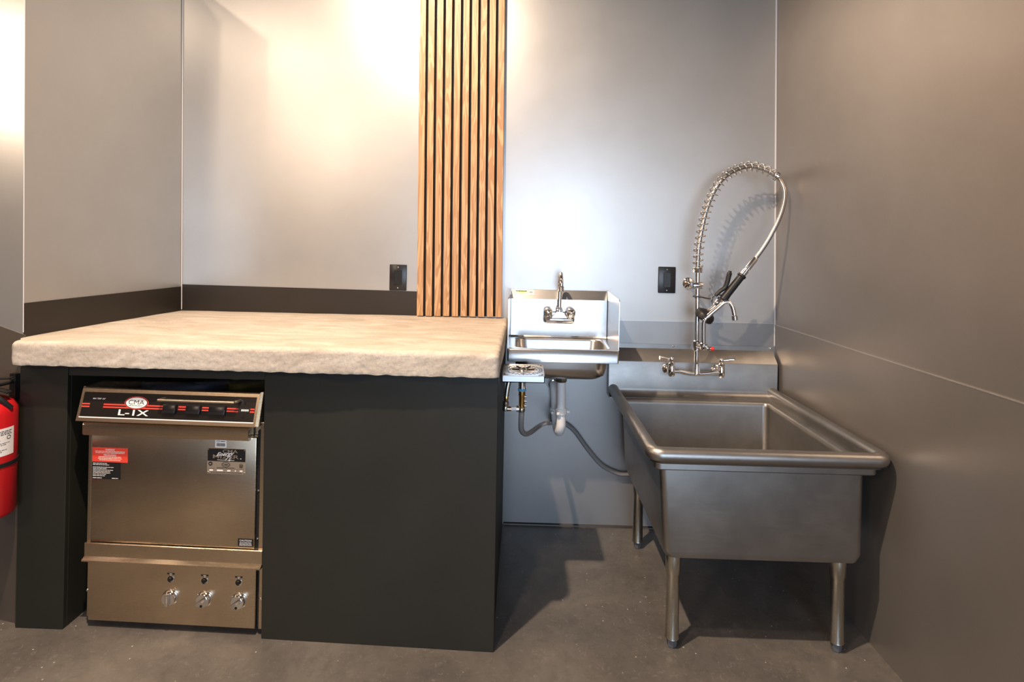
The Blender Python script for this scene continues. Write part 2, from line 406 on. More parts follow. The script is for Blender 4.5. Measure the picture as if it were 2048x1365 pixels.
bm = BM(); extrude_x(bm, [(-.004, 0), (-.011, 0), (-.009, .005), (-.004, .010)], -.07, 1.15); struct('baseboard_back', bm, M_band)

# ------------------------------------------------------------------ concrete worktop
def xl_slab(y):                      # left outline of the slab
    if y > -.742: return XL(.95) + .0015 + .052 / .75 * y
    return XL(.95) - .050 + (-.742 - y) * .25
def make_slab():
    bm = BM(); nx, ny, nz = 260, 130, 14
    def pos(u, v, w):
        y = -.835 * v + .0
        yf = -.818 - .018 * u
        y = (yf + .004) * v - .004
        x0, x1 = xl_slab(y), -.068
        return Vector((x0 + (x1 - x0) * u, y, .868 + (.945 - .868) * w))
    cache = {}
    def vert(i, j, k):
        key = (i, j, k)
        if key in cache: return cache[key]
        u, v, w = i / nx, j / ny, k / nz
        v2 = v if j < ny - 6 else v
        p = pos(u, v, w); r = .016
        # round off the front, right and top edges
        yf = -.818 - .018 * u
        q = Vector((min(p.x, -.068 - r), max(p.y, yf + r), min(max(p.z, .868 + .006), .945 - r)))
        if p.y < -.77: q.x = max(q.x, xl_slab(p.y) + r)
        d = p - q
        if d.length > 1e-6:
            o = [abs(d.x) > 1e-6, abs(d.y) > 1e-6, abs(d.z) > 1e-6]
            if sum(o) > 1:
                lim = max(abs(d.x), abs(d.y), abs(d.z)); p = q + d.normalized() * lim
        # hand-worked unevenness
        rough = 1.0 if (v > .985 or u > .985) else max(0.12, min(1, (v - .93) / .055)) if v > .93 else .12
        n = noise.noise(p * 7) * .003 + noise.noise(p * 28) * .0010 * rough + noise.noise(p * 85) * .0012 * rough + noise.noise(p * 210) * .0012 * rough
        if k > 0: p.z += n * .7 * (1 if w > .5 else .3)
        if v > .9: p.y += n * 1.0
        if u > .97: p.x += n * 1.2
        if v > .9 and k == 0: p.z += noise.noise(Vector((p.x * 30, 0, 4))) * .0025
        cache[key] = bm.verts.new(p); return cache[key]
    for i in range(nx):
        for j in range(ny):
            bm.faces.new((vert(i, j, nz), vert(i + 1, j, nz), vert(i + 1, j + 1, nz), vert(i, j + 1, nz)))
            if j > ny - 12: bm.faces.new((vert(i, j, 0), vert(i, j + 1, 0), vert(i + 1, j + 1, 0), vert(i + 1, j, 0)))
        for k in range(nz):
            bm.faces.new((vert(i, ny, k), vert(i, ny, k + 1), vert(i + 1, ny, k + 1), vert(i + 1, ny, k)))
    for j in range(ny):
        for k in range(nz):
            for i in (0, nx): bm.faces.new((vert(i, j, k), vert(i, j + 1, k), vert(i, j + 1, k + 1), vert(i, j, k + 1)))
    return bm
o = obj('concrete_worktop', make_slab(), M_conc, ang=60)
tag(o, 'thick rough beige concrete worktop slab with rounded edges on the black counter base', 'worktop')

# ------------------------------------------------------------------ counter base (black painted boards)
cb = thing('counter_base', 'black painted counter base with an open bay, under the concrete worktop', 'counter', (-.85, -.4, 0))
bm = BM(); box(bm, -1.632, -1.474, -.768, -.752, 0, .862, .0015, 1); obj('front_board', bm, M_blackp, cb)
bm = BM(); box(bm, -1.492, -1.474, -.752, -.06, 0, .850, .001, 1); obj('side_panel', bm, M_blackp, cb)
bm = BM(); hexa(bm, [(-1.474, -.763, .826), (-.822, -.766, .828), (-.822, -.748, .828), (-1.474, -.748, .826)], [(-1.474, -.763, .853), (-.822, -.766, .853), (-.822, -.748, .853), (-1.474, -.748, .853)]); obj('top_rail', bm, M_blackp, cb)
bm = BM(); hexa(bm, [(-1.634, -.772, .853), (-.826, -.776, .853), (-.826, -.70, .853), (-1.634, -.75, .853)], [(-1.634, -.772, .8655), (-.826, -.776, .8655), (-.826, -.70, .8655), (-1.634, -.75, .8655)]); obj('support_strip', bm, M_blackp, cb)
bm = BM(); hexa(bm, [(-.818, -.777, 0), (-.070, -.800, 0), (-.070, -.782, 0), (-.818, -.759, 0)], [(-.824, -.777, .862), (-.072, -.800, .862), (-.072, -.782, .862), (-.824, -.759, .862)])
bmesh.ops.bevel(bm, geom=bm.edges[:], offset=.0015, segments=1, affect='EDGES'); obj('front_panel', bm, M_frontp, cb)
bm = BM(); box(bm, -.818, -.800, -.758, -.06, 0, .850); obj('side_panel', bm, M_blackp, cb)
bm = BM(); box(bm, -.092, -.074, -.781, -.012, 0, .862); obj('side_panel', bm, M_blackp, cb)
bm = BM(); box(bm, -1.474, -.818, -.085, -.065, 0, .850); obj('back_board', bm, M_blackp, cb)
bm = BM(); hexa(bm, [(-.826, -.783, .862), (-.070, -.806, .862), (-.070, -.05, .862), (-.826, -.05, .862)], [(-.826, -.783, .8655), (-.070, -.806, .8655), (-.070, -.05, .8655), (-.826, -.05, .8655)]); obj('sub_top', bm, M_blackp, cb)

# ------------------------------------------------------------------ slatted wood panel on the back wall
sp = thing('slat_panel', 'tall wooden slat panel of upright oak strips on black felt standing on the worktop', 'wall panel', (-.2885, -.004, .950), 0, None, -.0100)
PWID, NS = .387, 10; GAP = .0115; SW = (PWID - GAP * (NS - 1)) / NS
bm = BM(); box(bm, -PWID / 2, PWID / 2, -.012, .003, 0, 2.2); obj('felt_backing', bm, M_felt, sp, local=True)
bm = BM(); box(bm, -SW / 2, SW / 2, -.026, -.012, 0, 2.2, .0006, 1); first = obj('slat', bm, M_wood, sp, local=True)
first.location = (-PWID / 2 + SW / 2, 0, 0)
for k in range(1, NS):
    c = first.copy(); COL.objects.link(c); c.parent = sp; c.location = (-PWID / 2 + SW / 2 + k * (SW + GAP), 0, random.uniform(-.001, .001))
bm = BM(); lathe(bm, [(.004, 0), (.004, .001), (.0025, .002)], (.104, -.012, .69), (0, -1, 0), 10); obj('screw', bm, M_bplastic, sp, local=True)

# ------------------------------------------------------------------ wall outlets
def outlet(cx, cz, label):
    t = thing('power_outlet', label, 'outlet', (cx, -.001, cz), 0, 'black wall outlets')
    bm = BM(); box(bm, cx - .0395, cx + .0395, -.0065, -.0, cz - .060, cz + .060, .003, 2); obj('cover_plate', bm, M_bplastic, t)
    bm = BM(); box(bm, cx - .0165, cx + .0165, -.0090, -.0065, cz - .0335, cz + .0335, .0012, 1); dev = obj('receptacle', bm, M_bplastic, t)
    for s in (-1, 1):
        bm = BM(); zc = cz + s * .018
        box(bm, cx - .0075, cx - .0055, -.0094, -.0088, zc - .001, zc + .008); box(bm, cx + .0055, cx + .0075, -.0094, -.0088, zc, zc + .007)
        lathe(bm, [(.0028, 0), (.0028, .0006)], (cx, -.0088, zc - .006), (0, -1, 0), 10); obj('socket_slots', bm, M_ink, dev)
        bm = BM(); lathe(bm, [(.0030, 0), (.0030, .0008), (.0015, .0014)], (cx, -.0065, cz + s * .0475), (0, -1, 0), 12); obj('screw', bm, M_galv, t)
outlet(-.577, 1.119, 'black wall outlet above the dark band, left of the wood slats')
outlet(.653, 1.134, 'black wall outlet above the big sink, left of the spring hose')

# ------------------------------------------------------------------ undercounter dishwasher (built in its own frame, front = local y 0, outward = -y)
dw = thing('undercounter_dishwasher', 'stainless undercounter dishwasher with black control strip in the counter bay', 'dishwasher', (-1.405, -.748, 0), -.025)
L = dict(local=True)
bm = BM(); box(bm, -.008, .578, .018, .56, .028, .700, .003, 1); obj('body', bm, M_dw, dw, **L)
for x in (.04, .53):
    for y in (.08, .50):
        bm = BM(); lathe(bm, [(.018, 0), (.020, .004), (.012, .010), (.012, .030)], (x, y, 0), (0, 0, 1), 14); obj('foot', bm, M_greyp, dw, **L)
# frame around the door
bm = BM(); box(bm, -.010, .002, -.002, .020, .278, .640, .0015, 1); obj('door_jamb', bm, M_dw, dw, **L)
bm = BM(); box(bm, .566, .582, -.002, .020, .278, .690, .0015, 1); obj('door_jamb', bm, M_dw, dw, **L)
bm = BM(); box(bm, .555, .566, .004, .020, .278, .660); obj('door_gap', bm, M_dark_inside, dw, **L)
# door with the pull lip across its top
bm = BM(); box(bm, .004, .554, -.004, .016, .281, .640, .002, 2); door = obj('door', bm, M_dw, dw, **L)
bm = BM()
extrude_x(bm, [(.010, .676), (-.020, .676), (-.024, .671), (-.024, .640), (-.020, .634), (-.004, .634), (.010, .640)], -.013, .537)
bmesh.ops.bevel(bm, geom=[e for e in bm.edges if e.calc_length() > .3], offset=.0015, segments=2, affect='EDGES'); obj('pull_lip', bm, M_dw, door, **L)
# ledge and kick panel
bm = BM(); extrude_x(bm, [(.018, .279), (-.008, .279), (-.010, .277), (-.010, .236), (-.022, .228), (-.022, .224), (.018, .224)], -.010, .583); obj('ledge', bm, M_dw, dw, **L)
bm = BM(); box(bm, .002, .562, -.006, .016, .024, .2225, .0015, 1); kick = obj('kick_panel', bm, M_dw, dw, **L)
bm = BM(); box(bm, .564, .570, .002, .020, .026, .2225); obj('panel_gap', bm, M_dark_inside, dw, **L)
bm = BM(); box(bm, .570, .586, .000, .020, .020, .222, .001, 1); obj('side_flange', bm, M_dw, dw, **L)
bm = BM(); box(bm, -.010, .000, .004, .020, .030, .2225, .001, 1); obj('side_flange', bm, M_dw, dw, **L)
for x, z in ((.578, .118), (-.005, .118)):
    bm = BM(); lathe(bm, [(.0045, 0), (.0045, .001), (.003, .0028), (.0005, .003)], (x, .001, z), (0, -1, 0), 14); obj('screw', bm, M_chrome, dw, **L)
for x in (.280, .393, .506):
    bm = BM(); lathe(bm, [(.0005, .0005), (.0095, .0005), (.0105, .0022), (.0120, .0022), (.0120, 0)], (x, -.006, .172), (0, -1, 0), 22); obj('lamp_bezel', bm, M_chrome, kick, **L)
    bm = BM(); lathe(bm, [(.0085, 0), (.0085, .004), (.006, .008), (.001, .0095)], (x, -.0065, .174), (0, -1, 0), 18); obj('push_button', bm, M_bgloss, kick, **L)
    bm = BM(); box(bm, x - .012, x + .012, -.0067, -.006, .187, .1915); obj('name_tag', bm, M_ink, kick, **L)
    bm = BM(); box(bm, x - .004, x + .005, -.0070, -.0066, .1883, .1902); obj('print', bm, M_white, kick, **L)
for i, (x, a) in enumerate(((.279, 90), (.393, 35), (.508, 35))):
    bm = BM(); lathe(bm, [(.0255, 0), (.0255, .0015), (.0235, .003), (.0225, .010), (.0205, .0125), (.0005, .0125)], (x, -.006, .113), (0, -1, 0), 32); k = obj('knob', bm, M_chrome, kick, **L)
    bm = BM(); box(bm, -.019, .019, -.0275, -.018, -.0062, .0062, .002, 2)
    ca, sa = math.cos(math.radians(a)), math.sin(math.radians(a))
    flip_bm(bm, lambda c: Vector((x + c.x * ca - c.z * sa, c.y, .113 + c.x * sa + c.z * ca))); obj('grip_bar', bm, M_chrome, kick, **L)
    bm = BM(); lathe(bm, [(.0042, 0), (.0042, .0006)], (x - (.0 if a == 90 else .003), -.0186, .113 - (.019 if a == 90 else .0165)), (0, -1, 0), 12); obj('indicator_dot', bm, M_ink, kick, **L)
# control head: sloping face, top further back than the bottom
hz0, hz1, hy0, hy1 = .686, .789, -.046, -.018
def hface(z): return hy0 + (hy1 - hy0) * (z - hz0) / (hz1 - hz0)
bm = BM()
extrude_x(bm, [(.20, hz0 + .006), (hy0 + .004, hz0), (hy0, hz0 + .003), (hy1, hz1 - .003), (hy1 + .004, hz1), (.20, hz1)], -.018, .570)
obj('control_head', bm, M_dw, dw, **L)
for x0, x1 in ((-.026, -.018), (.570, .576)):
    bm = BM(); extrude_x(bm, [(.20, hz0), (hy0 + .012, hz0), (hy1 + .012, hz1), (.20, hz1)], x0, x1); obj('end_cap', bm, M_dw, dw, **L)
# everything printed on the control strip lies in the sloping plane
def on_head(bm, lift):
    def f(c):
        return Vector((c.x, hface(c.z) - lift + c.y, c.z))
    return flip_bm(bm, f)
bm = BM(); box(bm, -.008, .562, -.0012, 0, .702, .776); on_head(bm, 0); panel = obj('control_strip', bm, M_bgloss, dw, **L)
bm = BM(); box(bm, -.010, .563, -.0016, 0, .6995, .7025); on_head(bm, 0); obj('bright_edge', bm, M_white, panel, **L)
for a, b in ((-.008, .018), (.064, .264), (.312, .337), (.390, .413), (.471, .508), (.547, .561)):
    for z in (.7385, .7305):
        bm = BM(); box(bm, a, b, -.0004, 0, z, z + .004); on_head(bm, .0012); obj('red_stripe', bm, M_redprint, panel, **L)
def ellipse(bm, cx, cz, rx_, rz_, y, n=40):
    vs = [bm.verts.new((cx + rx_ * math.cos(2 * math.pi * k / n), y, cz + rz_ * math.sin(2 * math.pi * k / n))) for k in range(n)]
    bm.faces.new(vs); return bm
def ell_ring(bm, cx, cz, a, b, w, y, n=40):
    skin(bm, [[(cx + (a - w * e) * math.cos(2 * math.pi * k / n), y, cz + (b - w * e) * math.sin(2 * math.pi * k / n)) for k in range(n)] for e in (0, 1)], cap0=False, cap1=False); return bm
bm = ellipse(BM(), .172, .748, .0375, .0180, -.0004); on_head(bm, .0016); obj('logo_rim', bm, M_ink, panel, **L)
bm = ell_ring(BM(), .172, .748, .0395, .0192, .0022, -.0004); on_head(bm, .0016); obj('logo_rim', bm, M_redprint, panel, **L)
bm = ellipse(BM(), .172, .748, .0345, .0160, -.0004); on_head(bm, .0020); obj('logo_oval', bm, M_white, panel, **L)
bm = text_bm('CMA', .052, .0135, .172, .7500, 0, -.004); on_head(bm, .0028); obj('lettering', bm, M_ink, panel, **L)
bm = BM(); rows(bm, .146, .198, .7405, 1, .003, .0012, 0, 3, True, (.9, .95)); on_head(bm, .0026); obj('print', bm, M_ink, panel, **L)
bm = text_bm('L-1X', .100, .0170, .168, .7185, 0, .016); on_head(bm, .0018); obj('lettering', bm, M_white, panel, **L)
bm = text_bm('MIN TEMP 120°', .042, .0045, .046, .7570, 0, .012); on_head(bm, .0018); obj('lettering', bm, M_white, panel, **L)
for a, b in ((.264, .307), (.340, .387), (.415, .469)):
    bm = BM(); box(bm, a, b, -.009, 0, .7215, .7485, .003, 2); on_head(bm, .001); obj('rocker_switch', bm, M_bplastic, panel, **L)
bm = BM(); box(bm, .509, .546, -.0015, 0, .7305, .7440); on_head(bm, .001); obj('cycle_counter', bm, M_ink, panel, **L)
bm = BM()
for k in range(6): box(bm, .519 + k * .0042, .5215 + k * .0042, -.0004, 0, .7345, .7400)
on_head(bm, .0026); obj('counter_digits', bm, M_white, panel, **L)
for z in (.757, .716):
    bm = BM(); lathe(bm, [(.0036, 0), (.0030, .0016), (.0005, .002)], (.527, hface(z) - .001, z), (0, -1, 0), 12); obj('screw', bm, M_bplastic, panel, **L)
pts = [(.262, hface(.764), .764), (.259, hface(.764) - .016, .765), (.262, hface(.764) - .024, .7655), (.276, hface(.764) - .026, .7655), (.486, hface(.764) - .026, .7655), (.500, hface(.764) - .024, .7658), (.509, hface(.766) - .014, .766), (.511, hface(.766), .766)]
bm = tube(BM(), smooth_path(pts, 6), .0042, 12); obj('bar_handle', bm, M_handle, dw, **L)
# labels on the door
YD = -.0042
def label_box(name, x0, x1, z0, z1, m_, parent, y=YD, t=.0006, bev=0): 
    bm = BM(); box(bm, x0, x1, y - t, y, z0, z1, bev, 2); return obj(name, bm, m_, parent, **L)
label_box('warning_label', .006, .126, .543, .590, M_redlabel, door)
obj('lettering', text_bm('WARNING!', .032, .0058, .066, .5835, YD - .0008, .010), M_white, door, **L)
obj('lettering', text_bm('PRECAUCION!', .042, .0058, .066, .5660, YD - .0008, .010), M_white, door, **L)
bm = BM(); rows(bm, .012, .120, .5785, 2, .0046, .0019, YD - .0006, 11, True, (.86, 1)); rows(bm, .016, .116, .5605, 3, .0050, .0019, YD - .0006, 12, True, (.6, .95)); obj('print', bm, M_cream, door, **L)
label_box('instruction_label', .006, .102, .487, .542, M_ink, door)
bm = BM(); rows(bm, .009, .066, .5390, 2, .0046, .0016, YD - .0006, 21, False, (.8, 1)); rows(bm, .009, .082, .5265, 7, .0047, .0016, YD - .0006, 22, False, (.55, .98)); rows(bm, .009, .040, .4915, 1, .004, .0020, YD - .0006, 23, False, (.9, 1)); rows(bm, .074, .096, .4915, 1, .004, .0020, YD - .0006, 24, False, (.9, 1)); obj('print', bm, M_white, door, **L)
label_box('name_plate', .393, .520, .520, .602, M_plate, door)
label_box('plate_field', .394, .519, .5605, .6010, M_ink, door, YD - .0006, .0003)
YP = YD - .0012
obj('lettering', text_bm('CMA', .050, .0105, .469, .5935, YP, .012), M_plate, door, **L)
obj('lettering', text_bm('MIZER', .086, .0120, .455, .5755, YP, .012), M_plate, door, **L)
bm = ellipse(BM(), .5045, .5705, .0018, .0018, YP, 12); obj('print', bm, M_white, door, **L)
bm = text_bm('Energy', .060, .0165, .453, .5830, YP - .0004, .015, shear=.55)
flip_bm(bm, lambda c: Vector((c.x, c.y, c.z + (c.x - .453) * .08))); obj('lettering', bm, M_white, door, **L)
bm = BM(); tube(bm, [(.4665, YP - .0003, .579), (.4535, YP - .0003, .5640)], .0010, 6); tube(bm, smooth_path([(.4735, YP - .0003, .576), (.4650, YP - .0003, .5645), (.4690, YP - .0003, .5640), (.4710, YP - .0003, .5670)], 4), .0009, 6); obj('script_tails', bm, M_white, door, **L)
obj('lettering', text_bm('Registered Trademark', .056, .0034, .455, .5645, YP, .02), M_white, door, **L)
bm = ellipse(BM(), .404, .5515, .0066, .0066, YP, 20); obj('round_seal', bm, M_ink, door, **L)
bm = ellipse(BM(), .404, .5515, .0036, .0026, YP - .0003, 16); obj('print', bm, M_plate, door, **L)
bm = ellipse(BM(), .455, .5500, .0140, .0078, YP, 26); obj('logo_oval', bm, M_ink, door, **L)
bm = ellipse(BM(), .455, .5500, .0122, .0062, YP - .0003, 26); obj('logo_oval', bm, M_plate, door, **L)
obj('lettering', text_bm('CMA', .019, .0056, .455, .5500, YP - .0006, .02), M_ink, door, **L)
bm = ell_ring(BM(), .506, .5475, .0062, .0075, .0012, YP, 18); rows(bm, .502, .510, .5500, 2, .004, .002, YP, 5, True, (.8, 1)); obj('approval_mark', bm, M_ink, door, **L)
bm = BM(); rows(bm, .424, .487, .5405, 1, .003, .0014, YP, 31, True, (.95, 1)); rows(bm, .400, .515, .5250, 1, .003, .0012, YP, 32, True, (.9, 1))
for a, b in ((.396, .418), (.424, .448), (.456, .476), (.482, .496), (.499, .516)): box(bm, a, b, YP - .0002, YP, .5362, .5366)
obj('print', bm, M_ink, door, **L)
bm = BM()
for a, b in ((.401, .413), (.426, .446), (.460, .471), (.486, .489), (.502, .511)): box(bm, a, b, YP - .0002, YP, .5285, .5330)
obj('stamped_digits', bm, M_white, door, **L)
for x in (.3965, .5165):
    for z in (.5235, .5990):
        bm = BM(); lathe(bm, [(.0030, 0), (.0024, .0014), (.0004, .0018)], (x, YP + .0004, z), (0, -1, 0), 12); obj('rivet', bm, M_chrome, door, **L)
label_box('barcode_sticker', .418, .456, .604, .629, M_white, door, bev=.0002)
bm = BM()
rb_ = random.Random(4)
x = .4235
while x < .4505:
    w = rb_.uniform(.0005, .0013); box(bm, x, x + w, YD - .0009, YD - .0006, .6085, .6185); x += w + rb_.uniform(.0005, .0010)
ell_ring(bm, .4285, .6245, .0058, .0026, .0010, YD - .0009, 16); rows(bm, .4365, .4530, .6255, 1, .003, .0020, YD - .0006, 8, False, (.95, 1)); obj('print', bm, M_ink, door, **L)
label_box('caution_label', .500, .551, .2885, .3125, M_ink, door)
obj('lettering', text_bm('CAUTION!', .040, .0056, .5255, .3070, YD - .0008, .010), M_white, door, **L)
bm = BM(); rows(bm, .504, .547, .3010, 3, .0042, .0014, YD - .0006, 41, True, (.85, 1)); obj('print', bm, M_white, door, **L)
for x, z in ((.5605, .468), (.5605, .312), (.0030, .322)):
    bm = BM(); lathe(bm, [(.0032, 0), (.0030, .003), (.0004, .004)], (x, .004, z), (0, -1, 0), 12); obj('hinge_screw', bm, M_chrome, dw, **L)

# hoses lying on top of the dishwasher, in the dark of the bay
bm = tube(BM(), smooth_path([(-1.33, -.30, .810), (-1.345, -.55, .812), (-1.28, -.66, .816), (-1.14, -.65, .814), (-1.05, -.56, .812), (-1.02, -.30, .810)], 8), .010, 10)
tag(obj('drain_hose', bm, M_cable, ang=60), 'dark blue hose curled on top of the dishwasher, just under the worktop', 'hose')
bm = tube(BM(), smooth_path([(-1.00, -.30, .800), (-1.02, -.60, .803), (-.97, -.66, .804), (-.92, -.58, .803), (-.93, -.30, .800)], 8), .005, 8)
tag(obj('power_cable', bm, mat('olive_cable', (.10, .11, .01), .5), ang=60), 'thin olive green cable looped on top of the dishwasher, in the dark gap', 'cable')

# ------------------------------------------------------------------ one-compartment utility sink in the corner
ts = thing('utility_sink', 'deep worn stainless one compartment sink on four legs in the right corner', 'sink', (.77, -.45, 0))
TX0, TX1 = .388, 1.136
bm = BM(); rings = []
# outside of the bowl up, over the deck edge, down the inside
for (x0, x1, y0, y1, r, z) in ((.60, .95, -.6, -.3, .02, .302), (.490, 1.045, -.760, -.140, .02, .300), (.466, 1.066, -.786, -.114, .028, .308), (.457, 1.072, -.792, -.108, .022, .332), (.440, 1.074, -.792, -.104, .020, .612)):
    rings.append(rrect(x0, x1, y0, y1, r, z))
skin(bm, rings, cap0=True, cap1=False); obj('bowl', bm, M_tub, ts, ang=50)
bm = BM(); rings = []
for (x0, x1, y0, y1, r, z) in ((.74, .76, -.45, -.43, .009, .305), (.50, 1.03, -.74, -.15, .04, .312), (.470, 1.058, -.776, -.120, .035, .322), (.460, 1.066, -.784, -.112, .022, .345), (.448, 1.068, -.784, -.110, .020, .596), (.445, 1.070, -.787, -.107, .020, .608), (.438, 1.076, -.793, -.101, .022, .616), (.405, 1.126, -.828, -.066, .020, .621)):
    rings.append(rrect(x0, x1, y0, y1, r, z))
skin(bm, rings, cap0=True, cap1=False); obj('basin_deck', bm, M_tub, ts, ang=50)
bm = BM(); lathe(bm, [(.045, 0), (.045, .003), (.038, .004), (.034, .001), (.001, .001)], (.75, -.44, .3065), (0, 0, 1), 28); obj('drain', bm, M_chrome, ts)
def u_path(x0, x1, yf, yb, r, n=6):
    p = [(x0, yb), (x0, yf + r)]
    p += [(x0 + r - r * math.cos(math.radians(90 * k / n)), yf + r - r * math.sin(math.radians(90 * k / n))) for k in range(1, n + 1)]
    p += [(x1 - r, yf)] + [(x1 - r + r * math.sin(math.radians(90 * k / n)), yf + r - r * math.cos(math.radians(90 * k / n))) for k in range(1, n + 1)]
    p += [(x1, yb)]; return p
rr = .0225; zc = .645
prof = [(-.017, .618), (-.019, .635)] + [(rr * math.cos(math.radians(a)), zc + rr * math.sin(math.radians(a))) for a in range(165, -76, -15)] + [(.002, .617)]
bm = sweep_profile(BM(), u_path(TX0 + .0225, TX1 - .0225, -.824, -.058, .030, 8), prof); obj('rolled_rim', bm, M_tub, ts, ang=50)
bm = sweep_profile(BM(), u_path(.428, 1.090, -.806, -.10, .012, 4), [(0, .597), (.006, .593), (.010, .597), (.010, .618), (0, .618)]); obj('under_lip', bm, M_tub, ts, ang=40)
# backsplash: flange on the wall, sloping top, upright face, cove into the deck
prof = [(-.0045, .842), (-.0085, .842), (-.0085, .822), (-.058, .774), (-.060, .770), (-.060, .652), (-.062, .642), (-.068, .632), (-.078, .624), (-.092, .619), (-.092, .612), (-.0045, .612)]
bm = BM(); extrude_x(bm, prof, TX0 + .002, TX1 - .002); obj('backsplash', bm, M_tub, ts, ang=30)
for x in (.688, 1.122):
    bm = BM(); lathe(bm, [(.0055, 0), (.0050, .002), (.0008, .0045)], (x, -.0085, .8335), (0, -1, 0), 14); obj('screw', bm, M_chrome, ts)
for x, y in ((.500, -.742), (1.026, -.736), (.508, -.168), (1.026, -.168)):
    bm = BM(); lathe(bm, [(.0165, .028), (.0225, .030), (.0215, .034), (.0205, .10), (.0205, .235), (.0235, .240), (.0245, .285), (.0245, .303)], (x, y, 0), (0, 0, 1), 24); leg = obj('leg', bm, M_galv, ts)
    bm = BM(); lathe(bm, [(.0130, 0), (.0150, .003), (.0165, .022), (.0165, .031)], (x, y, 0), (0, 0, 1), 6); obj('levelling_foot', bm, M_greyp, leg, ang=20)

# ------------------------------------------------------------------ pre-rinse faucet on the utility sink
pf = thing('pre_rinse_faucet', 'chrome pre-rinse faucet with coiled spring hose mounted on the utility sink backsplash', 'faucet', (.755, -.060, .742))
FY = -.130
bm = BM()
tube(bm, smooth_path([(.648, FY, .748), (.680, FY, .748), (.715, FY, .741), (.755, FY, .738), (.795, FY, .741), (.832, FY, .746), (.860, FY, .746)], 6), [.010] * 37, 14)
lathe(bm, [(.013, 0), (.016, .006), (.014, .016), (.011, .030), (.0105, .045)], (.755, FY, .736), (0, 0, 1), 18)
obj('mixer_body', bm, M_chrome, pf)
for x, s in ((.648, -1), (.861, 1)):
    bm = BM(); lathe(bm, [(.0005, 0), (.010, .001), (.014, .007), (.015, .018), (.015, .040), (.012, .046), (.0125, .050), (.014, .052), (.014, .058), (.0105, .061), (.0075, .066)], (x, FY, .724), (0, 0, 1), 20)
    v = obj('valve', bm, M_chrome, pf)
    bm = BM(); lathe(bm, [(.024, 0), (.0235, .004), (.018, .008), (.0115, .010), (.0115, .070)], (x, -.0605, .742), (0, -1, 0), 24); obj('inlet', bm, M_chrome, pf)
    bm = BM(); lathe(bm, [(.0075, 0), (.010, .004), (.010, .015), (.008, .018), (.001, .019)], (x, FY, .789), (0, 0, 1), 16)
    hp = [(x + s * .006, FY, .799), (x + s * .022, FY - .003, .801), (x + s * .040, FY - .006, .805), (x + s * .054, FY - .008, .806)]
    tube(bm, smooth_path(hp, 5), [.0050 + .0035 * (i / 15) ** 2 for i in range(16)], 12); obj('lever_handle', bm, M_chrome, v)
bm = BM(); cyl(bm, (.755, FY, .776), (.751, FY, 1.186), .0098, 18); obj('riser_pipe', bm, M_chrome, pf)
# add-on faucet: clamp, valve with red tip, swinging spout
bm = BM(); lathe(bm, [(.012, 0), (.0165, .004), (.0165, .042), (.012, .046)], (.754, FY, .838), (0, 0, 1), 20)
cyl(bm, (.754, FY, .860), (.769, FY - .045, .862), .0125, 16); lathe(bm, [(.011, 0), (.0135, .004), (.0135, .016), (.015, .018), (.015, .026), (.011, .030)], (.768, FY - .045, .852), (0, 0, 1), 18)
a = Vector((.765, FY - .040, .862)); d = (Vector((.806, -.195, .858)) - a).normalized(); lathe(bm, [(.011, 0), (.012, .018), (.009, .022), (.0085, .036)], a, d, 16); obj('spout_valve', bm, M_chrome, pf)
bm = BM(); lathe(bm, [(.0070, 0), (.0085, .002), (.0085, .010), (.006, .0135), (.001, .014)], a + d * .036, d, 14); obj('red_tip', bm, M_redtip, pf)
bm = BM(); tube(bm, smooth_path([(.755, FY - .015, .868), (.775, FY - .045, .862), (.790, FY - .062, .852)], 5), [.0055] * 11, 10); obj('valve_lever', bm, M_chrome, pf)
sp_pts = [(.767, -.178, .880), (.766, -.178, .930), (.766, -.179, .968), (.772, -.181, .984), (.790, -.184, 1.003), (.835, -.190, 1.046), (.850, -.192, 1.057), (.866, -.194, 1.056), (.878, -.196, 1.040), (.885, -.197, 1.014), (.887, -.198, .996)]
bm = tube(BM(), smooth_path(sp_pts, 6), .0092, 14); spt = obj('spout', bm, M_chrome, pf)
bm = BM(); lathe(bm, [(.0095, 0), (.0125, .003), (.0125, .020), (.010, .022)], (.8865, -.198, 1.004), (.12, 0, -1), 18); obj('aerator', bm, M_chrome, spt)
# wall bracket and hook
bm = BM(); lathe(bm, [(.0270, 0), (.0265, .004), (.020, .009), (.0085, .013), (.0075, .100)], (.751, -.0015, 1.121), (0, -1, 0), 26)
lathe(bm, [(.0145, -.020), (.0165, -.012), (.0165, .012), (.0145, .020)], (.752, FY, 1.121), (1, 0, 0), 16); obj('wall_bracket', bm, M_chrome, pf)
bm = BM(); tube(bm, smooth_path([(.732, FY - .004, 1.074), (.757, FY - .012, 1.074), (.785, FY - .016, 1.069), (.808, FY - .020, 1.066)], 5), .0045, 10)
lathe(bm, [(.0125, -.008), (.0135, 0), (.0125, .008)], (.751, FY, 1.074), (0, 0, 1), 16)
ring = arc_pts((.832, FY - .028, 1.060), .0260, 0, 2 * math.pi, 28, 'xz')[:-1]
P, T, Fm = frames(ring + [ring[0]])
skin(bm, [[p + (p - Vector((.832, FY - .028, 1.060))).normalized() * .0034 * math.cos(2 * math.pi * k / 8) + Vector((0, .0030 * math.sin(2 * math.pi * k / 8), 0)) for k in range(8)] for p in ring], closed_path=True)
obj('finger_hook', bm, M_chrome, pf)
